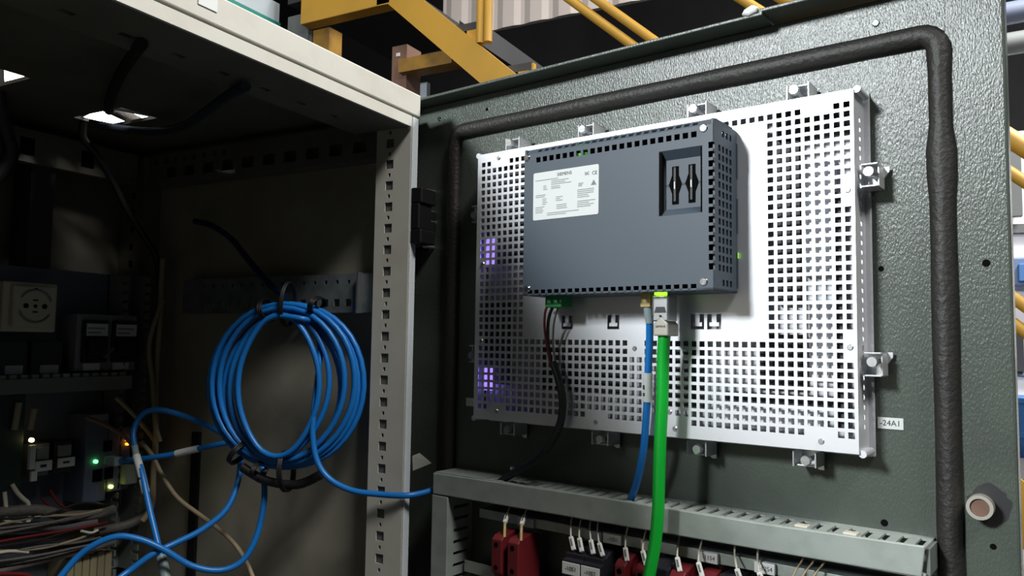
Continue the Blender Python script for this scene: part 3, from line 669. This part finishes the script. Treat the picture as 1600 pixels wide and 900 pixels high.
for i, (x0_, x1_) in enumerate(((-.1945, -.1745), (-.1535, -.1315))):
    o = thing('terminal_block', ['small dark terminal block with pale marker, below the ivory socket', 'small dark terminal block with dim marker, left of the breaker pair'][i], 'terminal', ((x0_+x1_)/2, .44, 1.468), 'terminal blocks under the socket')
    G().box((x0_-.01, .405, 1.466), (x1_+.006, .44, 1.508)).build('housing', device_dark, o, .001)
    G().box((x0_, .4025, 1.4688), (x1_, .4048, 1.479)).build('marker_plate', pale, o)
t = thing('wiring_duct', 'level slotted wiring duct across the back plate under the breakers', 'cable duct', (-.12, .44, 1.444))
G().box((-.30, .388, 1.446), (-.040, .391, 1.4635)).box((-.30, .391, 1.446), (-.040, .44, 1.448)).build('duct_body', duct_dark, t)
for k in range(20): G().box((-.296+.0127*k, .392, 1.4635), (-.288+.0127*k, .398, 1.468)).build('duct_finger', duct_grey, t)
t = thing('wiring_duct', 'upright slotted wiring duct at the right edge of the back plate', 'cable duct', (-.025, .44, 1.20))
G().box((-.046, .410, 1.20), (-.044, .44, 1.60)).box((-.0125, .410, 1.20), (-.0105, .44, 1.60)).box((-.046, .437, 1.20), (-.0105, .44, 1.60)).build('duct_body', duct_dark, t)
for k in range(32):
    for x_ in (-.0460, -.0125): G().box((x_, .398, 1.202+.0125*k), (x_+.002, .410, 1.2095+.0125*k)).build('duct_finger', duct_dark, t)
t = thing('controller_board', 'dark green controller with a warm white light and pale upright tubes, far left', 'controller', (-.19, .44, 1.33))
G().box((-.225, .400, 1.335), (-.170, .44, 1.445)).build('housing', mat('dark_green_box', (26, 52, 44), .5), t, .001)
for x_, z0_, z1_ in ((-.1833, 1.404, 1.4357), (-.1653, 1.4024, 1.427)):
    G().cyl((x_, .397, z0_), (x_+.003, .396, z1_), .0036, seg=10).build('upright_tube', mat('tube_pale%d' % int(z1_*1000), (160, 150, 126), .5), t)
G().cyl((-.1640, .393, 1.3905), (-.1640, .3965, 1.3905), .0026, seg=12).build('indicator_light', led_w, t)
G().box((-.1655, .393, 1.3560), (-.1590, .398, 1.3840)).build('name_strip', white_lab, t)
G().box((-.1625, .3935, 1.3415), (-.1555, .397, 1.3530)).build('marker_plate', white_lab, t)
for i, (x0_, x1_, lx0, lx1, lz0, lz1) in enumerate(((-.158, -.1365, -.1565, -.1362, 1.3515, 1.3635), (-.1305, -.1085, -.1288, -.1076, 1.3528, 1.3640))):
    t = thing('terminal_module', ['grey terminal module with white label, right of the warm white light', 'grey terminal module with white label, nearer the blue-grey network module'][i], 'terminal', ((x0_+x1_)/2, .44, 1.345), 'labelled terminal modules')
    G().box((x0_, .403, 1.345), (x1_, .44, 1.384)).build('housing', device_grey if i == 0 else device_dark, t, .001)
    G().box((x0_+.003, .398, 1.366), (x1_-.003, .403, 1.380)).build('clip', device_grey, t, .001)
    G().box((lx0, .3965, lz0), (lx1, .3985, lz1)).build('name_label', white_lab, t)
    G().box((lx0+.006, .3961, lz0+.0045), (lx1-.007, .3965, lz1-.004)).build('label_print', ink, t)
t = thing('network_module', 'blue-grey network module with green, yellow and orange lights behind the blue cables', 'controller', (-.058, .44, 1.30))
G().box((-.0935, .398, 1.302), (-.0630, .44, 1.4155)).box((-.0630, .398, 1.312), (-.0300, .44, 1.395)).build('housing', module_blue, t, .0015)
G().box((-.0930, .3970, 1.4060), (-.0650, .398, 1.4140)).build('top_strip', device_grey, t)
for a_ in ((-.0822, -.0700, 1.3285, 1.3440), (-.0657, -.0541, 1.3296, 1.3444), (-.0694, -.0579, 1.3656, 1.3792)):
    G().box((a_[0], .3968, a_[2]), (a_[1], .3981, a_[3])).build('port', void_, t)
for (x_, z_, m_) in ((-.0800, 1.3545, led_g), (-.0571, 1.3193, led_y), (-.0372, 1.3775, led_o), (-.0368, 1.3720, led_o)):
    G().cyl((x_, .3945, z_), (x_, .398, z_), .0024 if m_ != led_o else .0016, seg=10).build('indicator_light', m_, t)
G().box((-.0440, .385, 1.3200), (-.0262, .398, 1.3460)).build('grey_plug', mat('plug_dim', (126, 132, 124), .5), t, .002)
t = thing('terminal_strip', 'pale cream terminal strip with wires at the bottom left under the blue arch', 'terminal', (-.078, .44, 1.19))
for k in range(6): G().box((-.109+.0102*k, .398, 1.195), (-.1000+.0102*k, .44, 1.238-.003*(k % 2))).build('terminal', mat('cream_terminal%d' % k, (140, 132, 104), .6), t, .001)

# wires in the bottom left
def wire(name, pts, r, m_, lbl, cat='wire', group=None, seg=8):
    return tag(G().tube(pts, r, seg, 5).build(name, m_), lbl, cat, group)
wire('wire_bundle', [(-.2108,.40,1.2799),(-.1612,.4,1.2737),(-.1144,.4,1.2685),(-.0722,.4,1.2647),(-.0300,.395,1.2656),(-.0040,.385,1.2790)], .0062, grey_c, 'thick pale bundle of wires lying level above the arch of blue cable', 'wire bundle', 'grey wire bundles')
wire('wire_bundle', [(-.2092,.395,1.3120),(-.1595,.390,1.3085),(-.124,.388,1.296),(-.0863,.388,1.2890),(-.0557,.39,1.2900)], .0065, grey_c, 'grey wire bundle sloping down under the blue-grey network module', 'wire bundle', 'grey wire bundles')
wire('wire_bundle', [(-.209,.39,1.2457),(-.1596,.39,1.2466),(-.1291,.39,1.247),(-.0926,.39,1.2466),(-.0536,.39,1.2486)], .0045, grey_c, 'lowest grey wire bundle, near the bottom left corner', 'wire bundle', 'grey wire bundles')
wire('wire_bundle', [(-.208,.386,1.2926),(-.162,.386,1.2898),(-.1231,.388,1.2811),(-.0816,.388,1.2796)], .0058, mat('dim_wire', (92, 88, 90), .6), 'dim brownish-grey wire bundle between the two upper grey bundles', 'wire bundle', 'grey wire bundles')
for i in range(9):
    z = 1.258+.006*i; r_ = random.Random(i)
    wire('loose_wire', [(-.215, .380+.002*r_.random(), z+.004*r_.random()), (-.16, .378, z+.006*r_.uniform(-1, 1)), (-.11, .380, z+.006*r_.uniform(-1, 1)), (-.065-.02*r_.random(), .386, z-.004+.008*r_.uniform(-1, 1))], .0017, (grey_c, grey_c, beige_c, blackw, red_c)[i % 5],
         'thin wire lying along the wire bundles in the lower left of the cabinet', 'wire', 'loose thin wires over the bundles', 6)
wire('white_wire', [(-.1826,.396,1.3413),(-.1777,.394,1.3317),(-.1714,.392,1.3233),(-.1659,.391,1.3171),(-.1637,.391,1.3056),(-.1653,.390,1.2947),(-.1694,.388,1.2888)], .0026, white_c, 'pale wire hanging in a curve below the dark green controller', 'wire', 'pale curved wires lower left')
wire('white_wire', [(-.1907,.396,1.3338),(-.1893,.392,1.3102),(-.1902,.390,1.3016),(-.1734,.388,1.2947)], .0024, white_c, 'pale wire at the left edge bending right at its foot', 'wire', 'pale curved wires lower left')
wire('white_wire', [(-.205,.378,1.270),(-.1898,.378,1.2689),(-.1694,.379,1.2629)], .0018, white_c, 'short white wire across the lower left corner', 'wire', 'pale curved wires lower left')
wire('white_wire', [(-.1066,.378,1.2748),(-.0939,.378,1.2698),(-.0838,.379,1.271)], .0016, white_c, 'tiny white looped wire below the bundles, in the middle', 'wire', 'pale curved wires lower left')
wire('red_wire', [(-.1376,.395,1.3277),(-.1288,.392,1.3108),(-.1078,.392,1.2954)], .0016, red_c, 'red wire curving down from the terminal modules', 'wire', 'red wires lower left')
wire('red_wire', [(-.1484,.395,1.3202),(-.140,.394,1.3102),(-.1322,.392,1.3014)], .0016, red_c, 'second red wire, left of the other below the terminal modules', 'wire', 'red wires lower left')
wire('red_wire', [(-.205,.376,1.2475),(-.1738,.376,1.2389),(-.1547,.376,1.2253),(-.150,.376,1.215)], .0022, red_c, 'red wire dropping out of the bottom left corner', 'wire', 'red wires lower left')
wire('beige_cable', [(-.0379,.3644,1.3778),(-.036,.3427,1.3586),(-.0352,.3234,1.3356),(-.0312,.2987,1.3108),(-.0244,.2677,1.2931),(-.0261,.2304,1.2806),(-.0227,.2054,1.2653),(-.0211,.1843,1.245),(-.021,.1669,1.2197)], .0028, beige_c, 'beige cable sweeping down from the network module to the bottom centre', 'cable', 'beige cables')
wire('beige_cable', [(.0005,.3904,1.6246),(.000,.3900,1.5931),(-.003,.3860,1.539),(-.006,.3840,1.4859),(-.0085,.380,1.4337),(-.0099,.3740,1.3827),(-.0143,.3697,1.3325),(-.019,.3640,1.2919),(-.0270,.370,1.2729)], .0040, beige_c, 'thick beige cable running upright beside the rear post', 'cable', 'beige cables')
wire('beige_cable', [(.0000,.3840,1.5659),(-.0080,.385,1.5476),(-.0191,.385,1.5033),(-.018,.3750,1.4517),(-.0230,.3594,1.4021),(-.02,.3525,1.3768)], .0032, beige_c, 'thinner beige cable looping left of the thick upright one', 'cable', 'beige cables')
wire('beige_cable', [(-.1062,.383,1.4142),(-.0753,.380,1.3996),(-.047,.378,1.3780),(-.0300,.376,1.3485)], .0026, mat('dull_red_wire', (122, 90, 76), .6), 'dull brown cable crossing above the blue-grey network module', 'cable', 'beige cables')
wire('beige_cable', [(-.0639,.385,1.436),(-.0347,.384,1.4089),(-.0120,.380,1.3809),(-.004,.378,1.3650)], .0030, beige_c, 'beige cable slanting down under the breaker pair to the right', 'cable', 'beige cables')
wire('dark_cable', [(-.3136,.0165,1.7560),(-.2762,.0828,1.768),(-.2382,.156,1.772),(-.1848,.2477,1.778),(-.1286,.3333,1.792),(-.115,.36,1.82)], .0055, blackrub, 'black cable under the cabinet roof running to the bright roof opening', 'cable', 'dark cables under the roof')
wire('dark_cable', [(-.2068,.0114,1.752),(-.1763,.0716,1.76),(-.1464,.135,1.762),(-.1101,.216,1.765),(-.0971,.2787,1.768),(-.1088,.3236,1.772),(-.1366,.3584,1.778)], .0050, mat('dark_blue_cable', (40, 48, 58), .5), 'dark bluish cable curving under the roof in front of the roof opening', 'cable', 'dark cables under the roof')
wire('dark_cable', [(-.1180,.40,1.790),(-.1113,.41,1.7715),(-.0928,.41,1.7546),(-.0685,.41,1.7253),(-.0428,.41,1.686),(-.0163,.405,1.6497),(-.004,.4,1.6295),(.000,.395,1.5935)], .0048, blackrub, 'black cable slanting from the roof down to the beige upright cable', 'cable', 'dark cables under the roof')
wire('dark_cable', [(.012,.3425,1.6759),(.0063,.3031,1.6672),(.0058,.2647,1.6478),(-.0038,.2232,1.6195),(-.0103,.1867,1.5931),(-.0124,.1611,1.5760),(-.0200,.1366,1.5665)], .0040, mat('navy_cable', (20, 40, 84), .5), 'navy cable curving from the rear side wall to the top of the blue coil', 'cable', 'dark cables under the roof')
t = thing('cable_bundle', 'thick dark bundle of cables at the upper left, below the left roof opening', 'cable', (-.27, .36, 1.64))
for k in range(7):
    rr_ = random.Random(k+3); x_ = -.335+.017*k
    G().tube([(x_-.02, .355+.01*rr_.random(), 1.86), (x_-.005, .370+.01*rr_.random(), 1.79), (x_+.012, .385+.012*rr_.random(), 1.755), (x_+.02*rr_.random()+.01, .40, 1.72), (x_, .42, 1.66)], .009, 8, 4).build('cable', blackrub, t)
for i_, (xa, ya, xb, yb, m_) in enumerate(((-.19, .33, -.06, .375, grey_c), (-.17, .36, -.05, .31, duct_grey))):
    wire('roof_cable', [(xa, ya, 1.802), ((xa+xb)/2, (ya+yb)/2, 1.803+.001*i_), (xb, yb, 1.802)], .0075, m_, ['grey cable lying over the right roof opening, nearer the front', 'pale grey hose lying over the right roof opening'][i_], 'cable')
wire('roof_cable', [(-.175, .30, 1.812), (-.13, .345, 1.806), (-.118, .40, 1.806), (-.10, .50, 1.80)], .008, mat('roof_blue_cable', (30, 60, 150), .5), 'blue cable lying across the roof opening', 'cable')

# ---------------------------------------------------------------- background: stairs, tray, racks
st = thing('steel_staircase', 'yellow steel staircase with a landing beam and handrails rising behind the cabinet door', 'staircase', (2.5, 0, 0))
SX = 2.2
def stringer(x_, m_, w_=.05):
    g = G().prism([(1.80, 3.145), (1.732, 3.143), (-1.80, 0), (-2.07, 0), (1.80, 3.36)], x_, x_+w_, (1, 2, 0))
    return g.build('stringer', m_, st)
stringer(SX, yellow); stringer(SX+.75, dark_steel)  # far stringer: shadow on its inner face put into the dark colour
G().box((SX, 1.72, 3.145), (SX+.08, 2.298, 3.40)).build('landing_beam', yellow, st, .004)
G().box((SX+.06, 2.298, 0), (SX+.16, 2.445, 3.235)).build('landing_post', grey_steel, st)
G().box((SX+.09, 2.18, 0), (SX+.19, 2.29, 3.145)).build('landing_post', ydark, st)
G().box((SX+.12, 1.70, 0), (SX+.24, 1.79, 2.98)).build('landing_post', brown, st)
G().box((SX+.24, 1.66, 0), (SX+.27, 1.70, 2.82)).build('landing_post', pale, st)
G().box((SX+.115, 1.742, 2.925), (SX+.1195, 1.762, 2.942)).build('tag_plate', white_lab, st)
G().box((SX+.08, 1.41, 2.825), (SX+.17, 1.72, 2.892)).build('brace_beam', ydark, st)
G().box((SX+.05, 1.80, 3.30), (SX+.95, 2.44, 3.34)).build('landing_deck', dark_steel, st)
for k in range(11):
    y = 1.255-.272*k; z = 2.985-.2365*k
    tr = G().box((SX+.05, y, z-.035), (SX+.75, y+.24, z)).build('tread', dark_steel, st)
    G().box((SX+.05, y-.012, z-.105), (SX+.75, y+.0, z)).build('tread_nosing', dark_steel, tr)
    G().box((SX+.051, y-.022, z-.105), (SX+.075, y+.055, z-.005)).build('tread_bracket', yellow, tr)
for (y_, z_, x_, lo, hi) in ((.497, 2.73, 2.2, -1.6, 1.6), (.403, 2.73, 2.2, -1.6, 1.4), (-.03, 2.751, 2.2, -1.9, .9), (-.787, 2.20, 2.22, -1.7, .3)):
    G().tube([(x_, y_+(lo-y_), z_+(lo-y_)*.885), (x_, hi, z_+(hi-y_)*.885)], .0195 if hi != .3 else .03, 12, 1).build('handrail', yellow, st)
for y_ in (1.215, 1.175): G().tube([(2.215, y_, 2.86), (2.215, y_, 3.9)], .02, 12, 1).build('rail_post', yellow, st)
tray = thing('cable_tray', 'pale grey overhead cable tray with a teal lower edge, top left', 'cable tray', (1.0, 2.55, 3.18))
G().box((-.6, 2.5, 3.206), (2.25, 2.52, 3.315)).box((-.6, 2.52, 3.206), (2.25, 2.7, 3.212)).build('tray_side', pale, tray)
G().box((-.6, 2.488, 3.178), (2.25, 2.5, 3.206)).build('tray_edge', teal_p, tray)
o = G().box((-.6, 2.46, 3.105), (2.25, 2.60, 3.172)).build('ceiling_beam', mat('dark_red_steel', (60, 30, 36), .7)); tag(o, 'dark red steel beam just under the cable tray', 'beam')
# white machine and shelves beyond the door edge
mc = thing('machine_cabinet', 'tall white machine cabinet seen as a bright strip past the right edge of the door', 'machine', (3.9, -1.5, 0))
G().box((3.5, -2.8, 0), (4.3, -.55, 2.53)).build('body', white_p, mc, .01)
for z in (.75, 1.40, 2.05): G().box((3.47, -2.8, z), (3.5, -.55, z+.04)).build('door_rail', grey_steel, mc)
o = thing('drum', 'blue drum on a white stand, low past the right edge of the door', 'drum', (3.2, -.98, .0))
G().cyl((3.2, -.98, 1.02), (3.2, -.98, 1.32), .17, seg=24).build('barrel', blue_p, o)
for z in (1.02, 1.16, 1.30): G().ring((3.2, -.98, z), (0, 0, 1), .178, .168, .02).build('hoop', blue_p, o)
G().box((3.05, -1.2, 0), (3.38, -.8, 1.02)).build('stand', white_p, o, .01)
o = thing('control_box', 'small blue-grey box on the white machine, past the door edge', 'box', (3.45, -.95, 1.78))
G().box((3.40, -1.08, 1.80), (3.4695, -.87, 1.93)).build('case', mat('box_blue', (84, 104, 140), .5), o, .008)
G().box((3.385, -1.0, 1.82), (3.40, -.90, 1.90)).build('box_door', blue_p, o, .004)
o = thing('cable_riser', 'dark upright conduit on the white machine, past the door edge', 'conduit', (3.45, -.9, 1.4))
G().box((3.43, -.915, 1.42), (3.4695, -.875, 1.62)).build('conduit', device_dark, o)
G().box((3.41, -.925, 2.12), (3.4695, -.885, 2.48)).build('upper_conduit', grey_steel, o)
for i, z in enumerate((2.86, 3.00)):
    o = G().tube([(3.3, -3, z+.08), (3.3, -.3, z)], .05, 12, 1).build('overhead_pipe', module_blue if i else grey_steel)
    tag(o, ['lower grey overhead pipe above the white machine', 'upper bluish overhead pipe above the white machine'][i], 'pipe', 'pipes above the machine')
# hall lamps seen through the roof openings
for i, (x_, y_) in enumerate(((3.3, 7.35), (4.85, 7.5))):
    lp = thing('hall_lamp', ['long hall lamp glimpsed through the left roof opening', 'long hall lamp glimpsed through the right roof opening'][i], 'lamp', (x_, y_, 4.0), 'hall lamps')
    G().box((x_-.5, y_-.6, 4.0), (x_+.5, y_+.6, 4.02)).build('diffuser', lamp_m, lp)
    G().box((x_-.54, y_-.64, 4.02), (x_+.54, y_+.64, 4.10)).build('housing', pale, lp)
    for d_ in (-.4, .4): G().cyl((x_, y_+d_, 4.09), (x_, y_+d_, 7.0), .012, seg=8).build('hanger_rod', grey_steel, lp)
